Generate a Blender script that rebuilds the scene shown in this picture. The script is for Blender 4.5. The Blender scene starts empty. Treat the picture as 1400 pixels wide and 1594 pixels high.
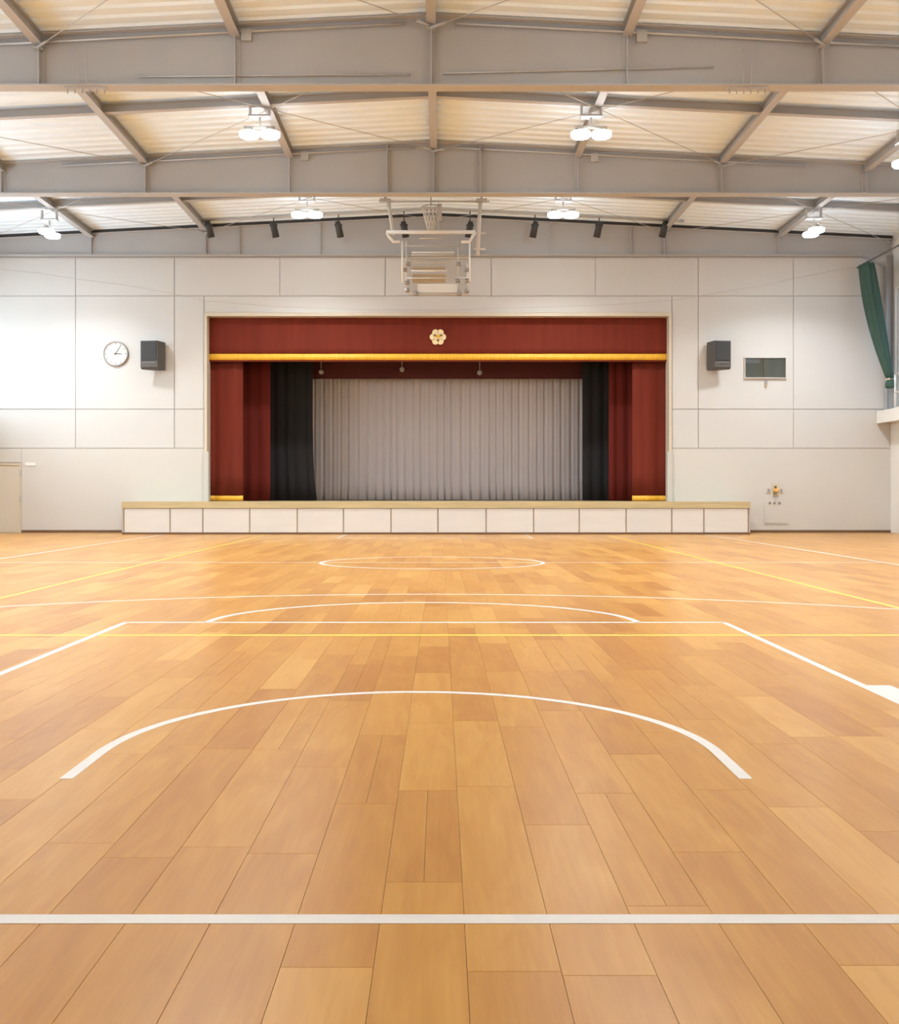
import bpy, math, random
from mathutils import Vector

random.seed(7)
S = bpy.context.scene
COL = S.collection
F, XV, YV, CH = 1572.0, 686.0, 768.0, 1.07      # focal length in px, vanishing point, camera height


def X(px, d): return (px - XV) * d / F
def Z(py, d): return CH + (YV - py) * d / F
def DF(py): return F * CH / (py - YV)           # distance of a floor point seen at row py


# ------------------------------------------------------------------ camera, sky, exposure
cam = bpy.data.cameras.new('camera')
cam.sensor_fit = 'HORIZONTAL'; cam.sensor_width = 36.0
cam.lens = F / 1400 * 36
cam.shift_x = (700 - XV) / 1400
cam.shift_y = (YV - 797) / 1400
cam.clip_start = 0.05; cam.clip_end = 300
camo = bpy.data.objects.new('camera', cam); COL.objects.link(camo)
camo.location = (0, 0, CH); camo.rotation_euler = (math.pi / 2, 0, 0)
S.camera = camo

W = bpy.data.worlds.new('world'); S.world = W; W.use_nodes = True
bg = W.node_tree.nodes['Background']
bg.inputs[0].default_value = (0.78, 0.89, 1.0, 1); bg.inputs[1].default_value = 5.0

S.view_settings.view_transform = 'Standard'; S.view_settings.look = 'None'
S.view_settings.gamma = 1.0; S.view_settings.use_curve_mapping = False
S.view_settings.exposure = 0.66
S.cycles.max_bounces = 5; S.cycles.diffuse_bounces = 4; S.cycles.glossy_bounces = 2; S.cycles.transmission_bounces = 2
LAMP_W = 60.0          # watts of one lamp head
LAMP_COL = (0.92, 0.97, 1.0)

# ------------------------------------------------------------------ room dimensions
D = 27.5                 # end wall
DS = 26.3                # stage front
XC = -0.15               # building axis
XL, XR = -13.0, 12.25    # side walls
YB = -3.0                # wall behind the camera
ZB = Z(400, D)           # underside of girders
RIDGE, SLOPE = 8.66, 0.05
SP = 3.1                 # purlin spacing
GY = [16.05, 21.8, 27.38]   # girders
RY = [13.2, 18.92, 24.6]    # rafters between them
def zroof(x): return RIDGE - SLOPE * abs(x - XC)
ZST = Z(781, DS)         # stage top

# portals so that the daylight comes in through the side windows
def portal(x, y0, y1, z0, z1, s):
    l = bpy.data.lights.new('window_portal', 'AREA'); l.shape = 'RECTANGLE'
    l.size = z1 - z0; l.size_y = y1 - y0
    l.cycles.is_portal = True
    o = bpy.data.objects.new('window_portal', l); COL.objects.link(o)
    o.location = (x, (y0 + y1) / 2, (z0 + z1) / 2)
    o.rotation_euler = (0, -math.pi / 2 * s, 0)
WIN_L = [(22.3, 26.9), (16.6, 21.2), (10.9, 15.5), (5.2, 9.8)]
WIN_R = [(22.3, 27.2), (16.6, 21.2), (10.9, 15.5), (5.2, 9.8)]
WZ = {-1: (3.40, 6.0), 1: (3.40, 6.6)}     # sill and head of the windows on either side
for a, b in WIN_L: portal(XL - 0.12, a, b, *WZ[-1], 1)
for a, b in WIN_R: portal(XR + 0.12, a, b, *WZ[1], -1)


# ------------------------------------------------------------------ materials
def mat(name, col, rough=0.6, metal=0.0, spec=0.5, noise=0.0, nscale=(3, 3, 3), emit=None, es=0.0, bump=0.0):
    m = bpy.data.materials.new(name); m.use_nodes = True
    nt = m.node_tree; p = nt.nodes['Principled BSDF']
    p.inputs['Base Color'].default_value = (*col, 1)
    p.inputs['Roughness'].default_value = rough
    p.inputs['Metallic'].default_value = metal
    p.inputs['Specular IOR Level'].default_value = spec
    if noise or bump:
        tc = nt.nodes.new('ShaderNodeNewGeometry')
        mp = nt.nodes.new('ShaderNodeMapping'); mp.inputs['Scale'].default_value = nscale
        nz = nt.nodes.new('ShaderNodeTexNoise'); nz.inputs['Scale'].default_value = 1.0; nz.inputs['Detail'].default_value = 1.5
        nt.links.new(tc.outputs['Position'], mp.inputs[0]); nt.links.new(mp.outputs[0], nz.inputs[0])
        if noise:
            r = nt.nodes.new('ShaderNodeValToRGB')
            r.color_ramp.elements[0].position = 0.3; r.color_ramp.elements[1].position = 0.7
            r.color_ramp.elements[0].color = (*[c * (1 - noise) for c in col], 1)
            r.color_ramp.elements[1].color = (*[min(1, c * (1 + noise)) for c in col], 1)
            nt.links.new(nz.outputs[0], r.inputs[0]); nt.links.new(r.outputs[0], p.inputs['Base Color'])
        if bump:
            b = nt.nodes.new('ShaderNodeBump'); b.inputs['Strength'].default_value = bump; b.inputs['Distance'].default_value = 0.01
            nt.links.new(nz.outputs[0], b.inputs['Height']); nt.links.new(b.outputs[0], p.inputs['Normal'])
    if emit:
        p.inputs['Emission Color'].default_value = (*emit, 1); p.inputs['Emission Strength'].default_value = es
    return m


def wood_mat():
    m = bpy.data.materials.new('maple_floor'); m.use_nodes = True
    nt = m.node_tree; N = nt.nodes; L = nt.links; p = N['Principled BSDF']
    at = N.new('ShaderNodeAttribute'); at.attribute_name = 'tone'
    oi = N.new('ShaderNodeObjectInfo')
    sp = N.new('ShaderNodeSeparateColor'); L.new(oi.outputs['Color'], sp.inputs[0])
    ad = N.new('ShaderNodeMath'); ad.operation = 'ADD'
    L.new(at.outputs['Fac'], ad.inputs[0]); L.new(sp.outputs[0], ad.inputs[1])
    geo = N.new('ShaderNodeNewGeometry')
    off = N.new('ShaderNodeVectorMath'); off.operation = 'MULTIPLY_ADD'
    off.inputs[1].default_value = (1, 1, 1)
    cmb = N.new('ShaderNodeCombineXYZ')
    mu = N.new('ShaderNodeMath'); mu.operation = 'MULTIPLY'; mu.inputs[1].default_value = 137.0
    L.new(ad.outputs[0], mu.inputs[0]); L.new(mu.outputs[0], cmb.inputs[0]); L.new(mu.outputs[0], cmb.inputs[1])
    L.new(geo.outputs['Position'], off.inputs[0]); L.new(cmb.outputs[0], off.inputs[2])
    # fine grain
    m1 = N.new('ShaderNodeMapping'); m1.inputs['Scale'].default_value = (60, 3.0, 1)
    n1 = N.new('ShaderNodeTexNoise'); n1.inputs['Scale'].default_value = 1; n1.inputs['Detail'].default_value = 3; n1.inputs['Distortion'].default_value = 0.6
    L.new(off.outputs[0], m1.inputs[0]); L.new(m1.outputs[0], n1.inputs[0])
    # broad figure
    m2 = N.new('ShaderNodeMapping'); m2.inputs['Scale'].default_value = (8, 1.6, 1)
    n2 = N.new('ShaderNodeTexNoise'); n2.inputs['Scale'].default_value = 1; n2.inputs['Detail'].default_value = 2; n2.inputs['Distortion'].default_value = 1.2
    L.new(off.outputs[0], m2.inputs[0]); L.new(m2.outputs[0], n2.inputs[0])
    a = N.new('ShaderNodeMath'); a.operation = 'MULTIPLY'; a.inputs[1].default_value = 0.27; L.new(n1.outputs[0], a.inputs[0])
    b = N.new('ShaderNodeMath'); b.operation = 'MULTIPLY_ADD'; b.inputs[1].default_value = 0.45; L.new(n2.outputs[0], b.inputs[0]); L.new(a.outputs[0], b.inputs[2])
    c = N.new('ShaderNodeMath'); c.operation = 'MULTIPLY_ADD'; c.inputs[1].default_value = 0.40; L.new(ad.outputs[0], c.inputs[0]); L.new(b.outputs[0], c.inputs[2])
    r = N.new('ShaderNodeValToRGB'); e = r.color_ramp.elements
    e[0].position = 0.30; e[0].color = (*WOOD[0], 1)
    e[1].position = 0.80; e[1].color = (*WOOD[2], 1)
    k = e.new(0.56); k.color = (*WOOD[1], 1)
    L.new(c.outputs[0], r.inputs[0]); L.new(r.outputs[0], p.inputs['Base Color'])
    p.inputs['Roughness'].default_value = 0.31; p.inputs['Specular IOR Level'].default_value = 0.38
    return m


WOOD = [(0.365, 0.146, 0.026), (0.455, 0.212, 0.041), (0.54, 0.282, 0.068)]
M = dict(
    wall=mat('wall_paint', (0.60, 0.585, 0.56), 0.55, noise=0.015, nscale=(0.6, 0.6, 0.6)),
    dado=mat('dado_paint', (0.60, 0.58, 0.54), 0.5, noise=0.015, nscale=(0.6, 0.6, 0.6)),
    joint=mat('joint_sealant', (0.46, 0.43, 0.41), 0.8),
    roof=mat('roof_deck', (0.81, 0.91, 1.0), 0.6, noise=0.02, nscale=(1, 4, 1)),
    steel=mat('grey_paint', (0.425, 0.42, 0.42), 0.5, noise=0.03, nscale=(1, 1, 1)),
    steel2=mat('grey_paint_light', (0.47, 0.46, 0.46), 0.5),
    galv=mat('galvanised_steel', (0.52, 0.50, 0.48), 0.4, 0.3),
    wire=mat('wire_rope', (0.48, 0.45, 0.43), 0.5),
    white=mat('white_enamel', (0.80, 0.78, 0.74), 0.4),
    offwhite=mat('off_white_enamel', (0.62, 0.58, 0.53), 0.4),
    lens=mat('lamp_lens', (1, 1, 1), 0.4, emit=(0.86, 0.95, 1.0), es=34.0),
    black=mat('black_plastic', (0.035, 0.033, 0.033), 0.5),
    cabinet=mat('speaker_cabinet', (0.085, 0.075, 0.068), 0.55),
    port=mat('speaker_port', (0.12, 0.11, 0.10), 0.6),
    grille=mat('speaker_grille', (0.035, 0.035, 0.035), 0.75, noise=0.3, nscale=(200, 200, 200)),
    brown=mat('dark_brown_skirting', (0.17, 0.095, 0.05), 0.5),
    oak=mat('oak_nosing', (0.53, 0.43, 0.24), 0.45, noise=0.1, nscale=(1.0, 8, 20)),
    apron=mat('stage_panel', (0.68, 0.66, 0.63), 0.5, noise=0.02, nscale=(1, 1, 6)),
    frame=mat('stage_panel_frame', (0.46, 0.39, 0.33), 0.6),
    cream=mat('cream_trim', (0.62, 0.55, 0.44), 0.45),
    greytrim=mat('grey_trim', (0.55, 0.53, 0.48), 0.5),
    red=mat('maroon_velvet', (0.165, 0.028, 0.016), 0.9, spec=0.15, noise=0.08, nscale=(6, 6, 0.5)),
    red2=mat('shaded_maroon_velvet', (0.14, 0.020, 0.014), 0.9, spec=0.15, noise=0.08, nscale=(6, 6, 0.5)),  # same maroon, with the shade deeper in the stage put into its colour
    border=mat('plum_border_cloth', (0.10, 0.03, 0.03), 0.95, spec=0.1),
    gold=mat('gold_fringe', (0.85, 0.46, 0.035), 0.5, noise=0.12, nscale=(40, 40, 3)),
    blackcloth=mat('black_velvet', (0.032, 0.030, 0.031), 0.95, spec=0.1),
    grey=mat('grey_curtain', (0.82, 0.77, 0.80), 0.85, spec=0.2),
    plywood=mat('stage_boards', (0.52, 0.36, 0.19), 0.45, noise=0.1, nscale=(2, 20, 2)),
    darkwall=mat('backstage_wall', (0.10, 0.09, 0.085), 0.9),
    green=mat('green_curtain', (0.055, 0.105, 0.085), 0.8, spec=0.2, noise=0.08, nscale=(8, 8, 0.5)),
    line=mat('white_line_paint', (0.60, 0.565, 0.53), 0.4, noise=0.03, nscale=(15, 15, 15)),
    yline=mat('yellow_line_paint', (0.72, 0.50, 0.055), 0.4, noise=0.03, nscale=(15, 15, 15)),
    sub=mat('sub_floor', (0.26, 0.12, 0.04), 0.8),
    door=mat('beige_door', (0.62, 0.57, 0.48), 0.5),
    clockface=mat('clock_face', (0.62, 0.61, 0.59), 0.35),
    clockrim=mat('clock_rim', (0.34, 0.31, 0.29), 0.35, 0.3),
    hand=mat('clock_hand', (0.10, 0.09, 0.085), 0.4),
    orange=mat('orange_plastic', (0.85, 0.50, 0.16), 0.4),
    darkmark=mat('dark_brass', (0.24, 0.17, 0.05), 0.4),
    emblem=mat('cream_emblem', (0.86, 0.70, 0.42), 0.5),
    tan=mat('tan_board', (0.48, 0.36, 0.22), 0.5),
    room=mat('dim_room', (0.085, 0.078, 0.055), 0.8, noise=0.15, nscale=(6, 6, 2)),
    net=mat('white_net', (0.72, 0.69, 0.64), 0.8),
    plaster=mat('side_wall_paint', (0.78, 0.75, 0.70), 0.6),
)
M['wood'] = wood_mat()


def glass_mat(name, tint, clear):
    m = bpy.data.materials.new(name); m.use_nodes = True
    nt = m.node_tree; nt.nodes.clear()
    o = nt.nodes.new('ShaderNodeOutputMaterial'); mx = nt.nodes.new('ShaderNodeMixShader')
    t = nt.nodes.new('ShaderNodeBsdfTransparent'); t.inputs[0].default_value = (*tint, 1)
    g = nt.nodes.new('ShaderNodeBsdfGlossy'); g.inputs['Roughness'].default_value = 0.05
    mx.inputs[0].default_value = 1 - clear
    nt.links.new(t.outputs[0], mx.inputs[1]); nt.links.new(g.outputs[0], mx.inputs[2]); nt.links.new(mx.outputs[0], o.inputs[0])
    return m
M['glass'] = glass_mat('window_glass', (0.94, 0.97, 0.98), 0.985)
M['tinted'] = glass_mat('dimmed_window_glass', (0.38, 0.40, 0.42), 0.95)  # tint added only to hold back daylight through the curtain-side windows
M['acrylic'] = glass_mat('backboard_acrylic', (0.93, 0.92, 0.91), 0.93)


# ------------------------------------------------------------------ mesh helpers
ORG = {}
def box_pts(x0, x1, y0, y1, z0, z1):
    return [(x0, y0, z0), (x1, y0, z0), (x1, y1, z0), (x0, y1, z0), (x0, y0, z1), (x1, y0, z1), (x1, y1, z1), (x0, y1, z1)]
BOXF = [(0, 3, 2, 1), (4, 5, 6, 7), (0, 1, 5, 4), (1, 2, 6, 5), (2, 3, 7, 6), (3, 0, 4, 7)]


class MB:
    def __init__(s): s.v = []; s.f = []; s.sm = []
    def add(s, v, f, sm=False):
        n = len(s.v); s.v += [tuple(q) for q in v]
        s.f += [tuple(i + n for i in q) for q in f]; s.sm += [sm] * len(f); return s
    def box(s, *a): return s.add(box_pts(*a), BOXF)
    def prism(s, poly, a0, a1, axis='y'):
        """poly: 2-D outline; axis y: (x,z) extruded along y; x: (y,z) along x; z: (x,y) along z"""
        n = len(poly)
        f3 = {'y': lambda p, a: (p[0], a, p[1]), 'x': lambda p, a: (a, p[0], p[1]), 'z': lambda p, a: (p[0], p[1], a)}[axis]
        v = [f3(p, a0) for p in poly] + [f3(p, a1) for p in poly]
        f = [tuple(range(n)), tuple(range(2 * n - 1, n - 1, -1))]
        f += [(i, i + n, (i + 1) % n + n, (i + 1) % n) for i in range(n)]
        return s.add(v, f)
    def tube(s, pts, r, n=8, sm=True):
        pts = [Vector(p) for p in pts]; rs = r if isinstance(r, (list, tuple)) else [r] * len(pts)
        v = []; f = []; up = None
        for i, p in enumerate(pts):
            t = (pts[min(i + 1, len(pts) - 1)] - pts[max(i - 1, 0)]).normalized()
            if up is None: up = Vector((0, 0, 1)) if abs(t.z) < 0.9 else Vector((0, 1, 0))
            a = t.cross(up).normalized(); b = a.cross(t).normalized(); up = b
            for k in range(n):
                q = 2 * math.pi * k / n
                v.append(p + (a * math.cos(q) + b * math.sin(q)) * rs[i])
        for i in range(len(pts) - 1):
            for k in range(n):
                f.append((i * n + k, i * n + (k + 1) % n, (i + 1) * n + (k + 1) % n, (i + 1) * n + k))
        s.add(v, f, sm)
        return s.add([], []) if n < 3 else s._caps(len(s.v) - len(v), n, len(pts))
    def _caps(s, o, n, m):
        s.f.append(tuple(o + k for k in range(n - 1, -1, -1))); s.sm.append(False)
        s.f.append(tuple(o + (m - 1) * n + k for k in range(n))); s.sm.append(False); return s
    def lathe(s, prof, c, n=24, axis='z'):
        """prof: list of (radius, offset along axis)"""
        v = []; f = []
        for r, h in prof:
            for k in range(n):
                q = 2 * math.pi * k / n; a, b = r * math.cos(q), r * math.sin(q)
                v.append({'z': (c[0] + a, c[1] + b, c[2] + h), 'y': (c[0] + a, c[1] + h, c[2] + b), 'x': (c[0] + h, c[1] + a, c[2] + b)}[axis])
        m = len(prof)
        for i in range(m - 1):
            for k in range(n):
                f.append((i * n + k, i * n + (k + 1) % n, (i + 1) * n + (k + 1) % n, (i + 1) * n + k))
        o = len(s.v); s.add(v, f, True); return s._caps(o, n, m)
    def sheet(s, fn, nu, nv, t):
        """closed double sheet: fn(u,v)->(x,y,z); thickness t in y"""
        v = []; f = []
        for side in (0, 1):
            for j in range(nv + 1):
                for i in range(nu + 1):
                    x, y, z = fn(i / nu, j / nv); v.append((x, y + side * t, z))
        st = (nu + 1) * (nv + 1)
        for j in range(nv):
            for i in range(nu):
                a = j * (nu + 1) + i; b = a + 1; c = b + nu + 1; d = a + nu + 1
                f.append((a, b, c, d)); f.append((d + st, c + st, b + st, a + st))
        for i in range(nu):
            a = i; f.append((a + 1, a, a + st, a + 1 + st))
            a = nv * (nu + 1) + i; f.append((a, a + 1, a + 1 + st, a + st))
        for j in range(nv):
            a = j * (nu + 1); f.append((a, a + nu + 1, a + nu + 1 + st, a + st))
            a = j * (nu + 1) + nu; f.append((a + nu + 1, a, a + st, a + nu + 1 + st))
        return s.add(v, f, True)
    def build(s, name, m, parent=None, label=None, cat=None, group=None, kind=None, org=None):
        if parent is not None: og = ORG[parent.name]
        elif org is not None: og = Vector(org)
        else:
            xs, ys, zs = zip(*s.v); og = Vector(((min(xs) + max(xs)) / 2, (min(ys) + max(ys)) / 2, min(zs)))
        me = bpy.data.meshes.new(name)
        me.from_pydata([(a - og.x, b - og.y, c - og.z) for a, b, c in s.v], [], s.f)
        me.polygons.foreach_set('use_smooth', s.sm); me.materials.append(M[m]); me.update()
        o = bpy.data.objects.new(name, me); COL.objects.link(o)
        if parent is not None: o.parent = parent
        else: o.location = og
        ORG[o.name] = og
        tag(o, label, cat, group, kind); return o


def tag(o, label=None, cat=None, group=None, kind=None):
    for k, v in (('label', label), ('category', cat), ('group', group), ('kind', kind)):
        if v: o[k] = v
    return o


def thing(name, loc, label=None, cat=None, group=None, kind=None):
    o = bpy.data.objects.new(name, None); COL.objects.link(o); o.location = loc; o.empty_display_size = 0.2
    ORG[o.name] = Vector(loc); return tag(o, label, cat, group, kind)


def kids(o): return [c for c in COL.objects if c.parent == o]
def copy_tree(o, parent=None):
    c = o.copy(); COL.objects.link(c); c.parent = parent
    ORG[c.name] = ORG[o.name]
    for ch in kids(o): copy_tree(ch, c)
    return c


def box(name, m, parent, *a, **k): return MB().box(*a).build(name, m, parent, **k)


# ------------------------------------------------------------------ floor
floor = MB().box(XL - 0.2, XR + 0.2, YB - 0.2, D + 0.25, -0.12, -0.016).build('floor', 'sub', label='honey-coloured maple strip floor of the sports hall', kind='structure', org=(0, 0, 0))
G = 0.0009
planks = []
BW, BX = 0.211, 0.0596                       # board width, one joint
ENDS = {0: 2.26, -1: 2.78, -2: 2.28, 1: 3.26, 2: 2.62, -3: 3.0}      # butt joints read from the photograph
for k in range(int((XL - BX) / BW) - 1, int((XR - BX) / BW) + 1):
    x0, x1 = max(XL, BX + k * BW), min(XR, BX + (k + 1) * BW)
    if x1 - x0 < 0.02: continue
    stops = [ENDS.get(k, random.uniform(2, 3.2))]
    while stops[-1] < D: stops.append(stops[-1] + random.uniform(0.85, 1.45))
    while stops[0] > YB: stops.insert(0, stops[0] - random.uniform(0.85, 1.45))
    for a, b in zip(stops[:-1], stops[1:]):
        a, b = max(a, YB), min(b, D)
        if b - a < 0.03: continue
        tn = min(1, max(0, random.gauss(0.5, 0.24)))
        if random.random() < 0.12:
            xm = (x0 + x1) / 2
            planks.append((x0, xm, a, b, tn)); planks.append((xm, x1, a, b, min(1, max(0, tn + random.gauss(0, 0.15)))))
        else: planks.append((x0, x1, a, b, tn))

def proj_area(p):
    x0, x1, a, b, _ = p
    d = (a + b) / 2
    if b < 2.1: return 0
    a = max(a, 2.04)
    ya, yb = YV + F * CH / a, YV + F * CH / b
    cx = XV + F * (x0 + x1) / 2 / d; hw = F * (x1 - x0) / 2 / d
    lo, hi = max(0, cx - hw), min(1400, cx + hw)
    return max(0, hi - lo) * max(0, min(1594, ya) - yb)
order = sorted(range(len(planks)), key=lambda i: -proj_area(planks[i]))
near = set(order[:300])
def plank_geo(x0, x1, a, b):
    g, c = G / 2, 0.0007
    v = []
    for dx, z in ((g + c, 0.0), (g, -c), (g, -0.015)):
        v += [(x0 + dx, a + dx, z), (x1 - dx, a + dx, z), (x1 - dx, b - dx, z), (x0 + dx, b - dx, z)]
    f = [(0, 1, 2, 3)]
    for k in (0, 4):
        for i in range(4):
            j = (i + 1) % 4; f.append((k + i, k + 4 + i, k + 4 + j, k + j))
    return v, f
rest_v, rest_f, rest_t = [], [], []
for i, p in enumerate(planks):
    v, f = plank_geo(*p[:4])
    if i in near:
        cx, cy = (p[0] + p[1]) / 2, (p[2] + p[3]) / 2
        me = bpy.data.meshes.new('plank')
        me.from_pydata([(q[0] - cx, q[1] - cy, q[2]) for q in v], [], f); me.materials.append(M['wood'])
        o = bpy.data.objects.new('plank', me); COL.objects.link(o); o.parent = floor; o.location = (cx, cy, 0)
        o.color = (p[4], p[4], p[4], 1)
    else:
        n = len(rest_v); rest_v += v; rest_f += [tuple(k + n for k in q) for q in f]; rest_t += [p[4]] * len(f)
me = bpy.data.meshes.new('plank_field'); me.from_pydata(rest_v, [], rest_f); me.materials.append(M['wood'])
at = me.attributes.new('tone', 'FLOAT', 'FACE'); at.data.foreach_set('value', rest_t)
o = bpy.data.objects.new('plank_field', me); COL.objects.link(o); o.parent = floor; o.color = (0, 0, 0, 1); o['kind'] = 'stuff'

# court markings: paint a hair above the boards
T = 0.0012
def strip(pts, w, name, m, label):
    """ribbon of width w along a floor polyline"""
    b = MB(); v = []; n = len(pts)
    for i, p in enumerate(pts):
        t = (Vector(pts[min(i + 1, n - 1)]) - Vector(pts[max(i - 1, 0)])).normalized(); nx, ny = -t.y, t.x
        for s in (1, -1):
            for z in (T if m == 'line' else T * 0.5, -0.002): v.append((p[0] + nx * s * w / 2, p[1] + ny * s * w / 2, z))
    f = []
    for i in range(n - 1):
        a, c = i * 4, i * 4 + 4
        f += [(a, c, c + 2, a + 2), (a, a + 1, c + 1, c), (a + 2, c + 2, c + 3, a + 3)]
    f += [(0, 2, 3, 1), (4 * n - 4, 4 * n - 3, 4 * n - 1, 4 * n - 2)]
    b.add(v, f); return b.build(name, m, floor, label=label)
AX = -0.13
LW = 0.05
y0 = (DF(1438) + DF(1424)) / 2
YFAR = 26.22
ft = DF(969)
def arc(cx, cy, a, b, t0, t1, n=48): return [(cx + a * math.cos(t0 + (t1 - t0) * i / n), cy + b * math.sin(t0 + (t1 - t0) * i / n)) for i in range(n + 1)]
strip([(-7.2, y0), (6.9, y0)], DF(1424) - DF(1438), 'end_line', 'line', 'white court end line across the nearest boards')
strip([(-2.61 - .025, ft), (2.35 + .025, ft)], 0.055, 'free_throw_line', 'line', 'white free-throw line')
strip([(-2.61, y0), (-2.61, ft)], LW, 'lane_line', 'line', 'white lane line')
strip([(2.35, y0), (2.35, ft)], LW, 'lane_line', 'line', 'white lane line')
strip(arc(AX - .02, ft, 1.785, 1.53, 0, math.pi), 0.06, 'free_throw_arc', 'line', 'white half circle beyond the free-throw line')
cy = DF(1076) - 1.30
strip([(AX + 1.275, DF(1212.5))] + arc(AX, cy, 1.275, 1.275, 0, math.pi, 64) + [(AX - 1.275, DF(1212.5))], LW, 'restricted_arc', 'line', 'white restricted-area arc closest to the camera')
strip([(AX + 7.05, y0 + .1)] + arc(AX, 4.12, 7.05, 6.59, 0, math.pi, 72) + [(AX - 7.05, y0 + .1)], LW, 'three_point_line', 'line', 'wide white three-point arc')
for sx in (-2.61, 2.35):
    s = 1 if sx > 0 else -1
    strip([(sx + s * 0.09, 5.2), (sx + s * 0.09, DF(1067))], 0.13, 'lane_block', 'line', 'white neutral-zone block on the lane line')
strip([(-7.2, y0), (-7.2, YFAR)], LW, 'side_line', 'line', 'white court side line')
strip([(6.87, y0), (6.87, YFAR)], LW, 'side_line', 'line', 'white court side line')
yc = DF(875.5)
strip(arc(AX, yc, 1.72, 1.35, 0, 2 * math.pi, 64), 0.06, 'centre_circle', 'line', 'white centre circle')
strip([(-7.2, yc), (6.87, yc)], 0.04, 'centre_line', 'line', 'white centre line')
strip([(-2.45, DF(838)), (-2.45, YFAR)], LW, 'lane_line', 'line', 'white lane line close to the stage')
strip([(2.2, DF(838)), (2.2, YFAR)], LW, 'lane_line', 'line', 'white lane line close to the stage')
strip([(-2.45, DF(838)), (2.2, DF(838))], LW, 'free_throw_line', 'line', 'white free-throw line close to the stage')
yy = DF(988.7)
strip([(-4.52, yy), (4.3, yy)], 0.06, 'yellow_end_line', 'yline', 'yellow line straight across the court')
strip([(-4.5, yy), (-4.5, 25.7)], LW, 'yellow_side_line', 'yline', 'yellow line running towards the stage')
strip([(4.28, yy), (4.28, 25.7)], LW, 'yellow_side_line', 'yline', 'yellow line running towards the stage')

# ------------------------------------------------------------------ ceiling (folded deck, ribs run across the hall)
b = MB(); v = []; f = []
P, DPT = 0.30, 0.04
y = YB; prof = []
while y < D + 0.3:
    prof += [(y, 0), (y + 0.15, 0), (y + 0.18, DPT), (y + 0.27, DPT)]; y += P
for xx in (XL - 0.3, XC, XR + 0.3):
    for (yy_, dz) in prof: v.append((xx, yy_, zroof(xx) + dz))
n = len(prof)
for k in (0, 1):
    for i in range(n - 1): f.append((k * n + i, k * n + i + 1, (k + 1) * n + i + 1, (k + 1) * n + i))
for xx in (XL - 0.3, XC, XR + 0.3):
    v.append((xx, YB - .3, zroof(xx) + 0.12)); v.append((xx, D + 0.6, zroof(xx) + 0.12))
k = 3 * n
f += [(k, k + 2, k + 3, k + 1), (k + 2, k + 4, k + 5, k + 3)]
b.add(v, f).build('ceiling', 'roof', label='pale ribbed metal roof deck above the steel girders', kind='structure', org=(0, 0, RIDGE))

# ------------------------------------------------------------------ walls
def side_wall(name, x0, x1, wins, lab):
    b = MB(); ztop = zroof(x0) + 0.1; WZ0, WZ1 = WZ[1 if x0 > 0 else -1]
    b.box(x0, x1, YB, D, 0, WZ0); b.box(x0, x1, YB, D, WZ1, ztop); b.box(x0, x1, D, D + .4, 0, ztop)
    ed = [YB] + [q for w in sorted(wins) for q in w] + [D]
    for i in range(0, len(ed), 2): b.box(x0, x1, ed[i], ed[i + 1], WZ0, WZ1)
    return b.build(name, 'plaster', label=lab, kind='structure')
side_wall('wall_left', XL - 0.2, XL, WIN_L, 'off-white side wall with high windows beyond the clock')
side_wall('wall_right', XR, XR + 0.2, WIN_R, 'off-white side wall with high windows behind the green curtain')
MB().box(XL - .2, XR + .2, YB - 0.2, YB, 0, RIDGE + .1).build('wall_front', 'plaster', label='plain off-white wall facing the stage', kind='structure')
k = 1
for wins, x0, sgn in ((WIN_L, XL, -1), (WIN_R, XR, 1)):
    WZ0, WZ1 = WZ[sgn]
    for (a, c) in wins:
        t = thing(f'window_{k}', (x0 + sgn * 0.1, (a + c) / 2, WZ0), 'high aluminium window in the side wall', None, None, 'structure'); k += 1
        xa, xb = x0 + sgn * 0.1 - 0.03, x0 + sgn * 0.1 + 0.03
        fr = MB(); fr.box(xa, xb, a, c, WZ0, WZ0 + .06).box(xa, xb, a, c, WZ1 - .06, WZ1).box(xa, xb, a, a + .06, WZ0 + .06, WZ1 - .06).box(xa, xb, c - .06, c, WZ0 + .06, WZ1 - .06)
        fr.build('window_frame', 'galv', t)
        npn = 3; wp = (c - a - .12) / npn
        for i in range(npn):
            p0 = a + .06 + i * wp
            if i: box('mullion', 'galv', t, xa, xb, p0 - .025, p0 + .025, WZ0 + .06, WZ1 - .06)
            box('pane', 'glass' if sgn < 0 else 'tinted', t, x0 + sgn * 0.1 - .004, x0 + sgn * 0.1 + .004, p0 + .025, p0 + wp - .025, WZ0 + .06, WZ1 - .06)

# end wall: recessed backing with an opening for the stage, panels proud of it
OX0, OX1, OZ1 = X(321, D), X(1043, D), Z(490, D)
t = MB()
t.box(XL, OX0, D, D + .2, 0, ZB + 0.3).box(OX1, XR, D, D + .2, 0, ZB + 0.3).box(OX0, OX1, D, D + .2, OZ1, ZB + 0.3).box(OX0, OX1, D, D + .2, 0, ZST - 0.02)
t.box(XL, XR, D + 0.2, D + .4, ZB - .2, RIDGE + 0.1)
wall_back = t.build('wall_back', 'joint', label='white panelled end wall around the stage opening', kind='structure', org=(0, D, 0))
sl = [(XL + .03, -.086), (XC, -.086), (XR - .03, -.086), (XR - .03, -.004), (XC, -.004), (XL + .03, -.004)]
MB().prism([(q, zroof(q) + dz) for q, dz in sl], GY[2] - .08, GY[2] - .05).build('gap_shade_strip', 'black', wall_back, label='dark strip standing in for the shade between girder and roof deck')  # added dark strip: paints the shade of the gap under the deck
PJ = 0.010
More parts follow.
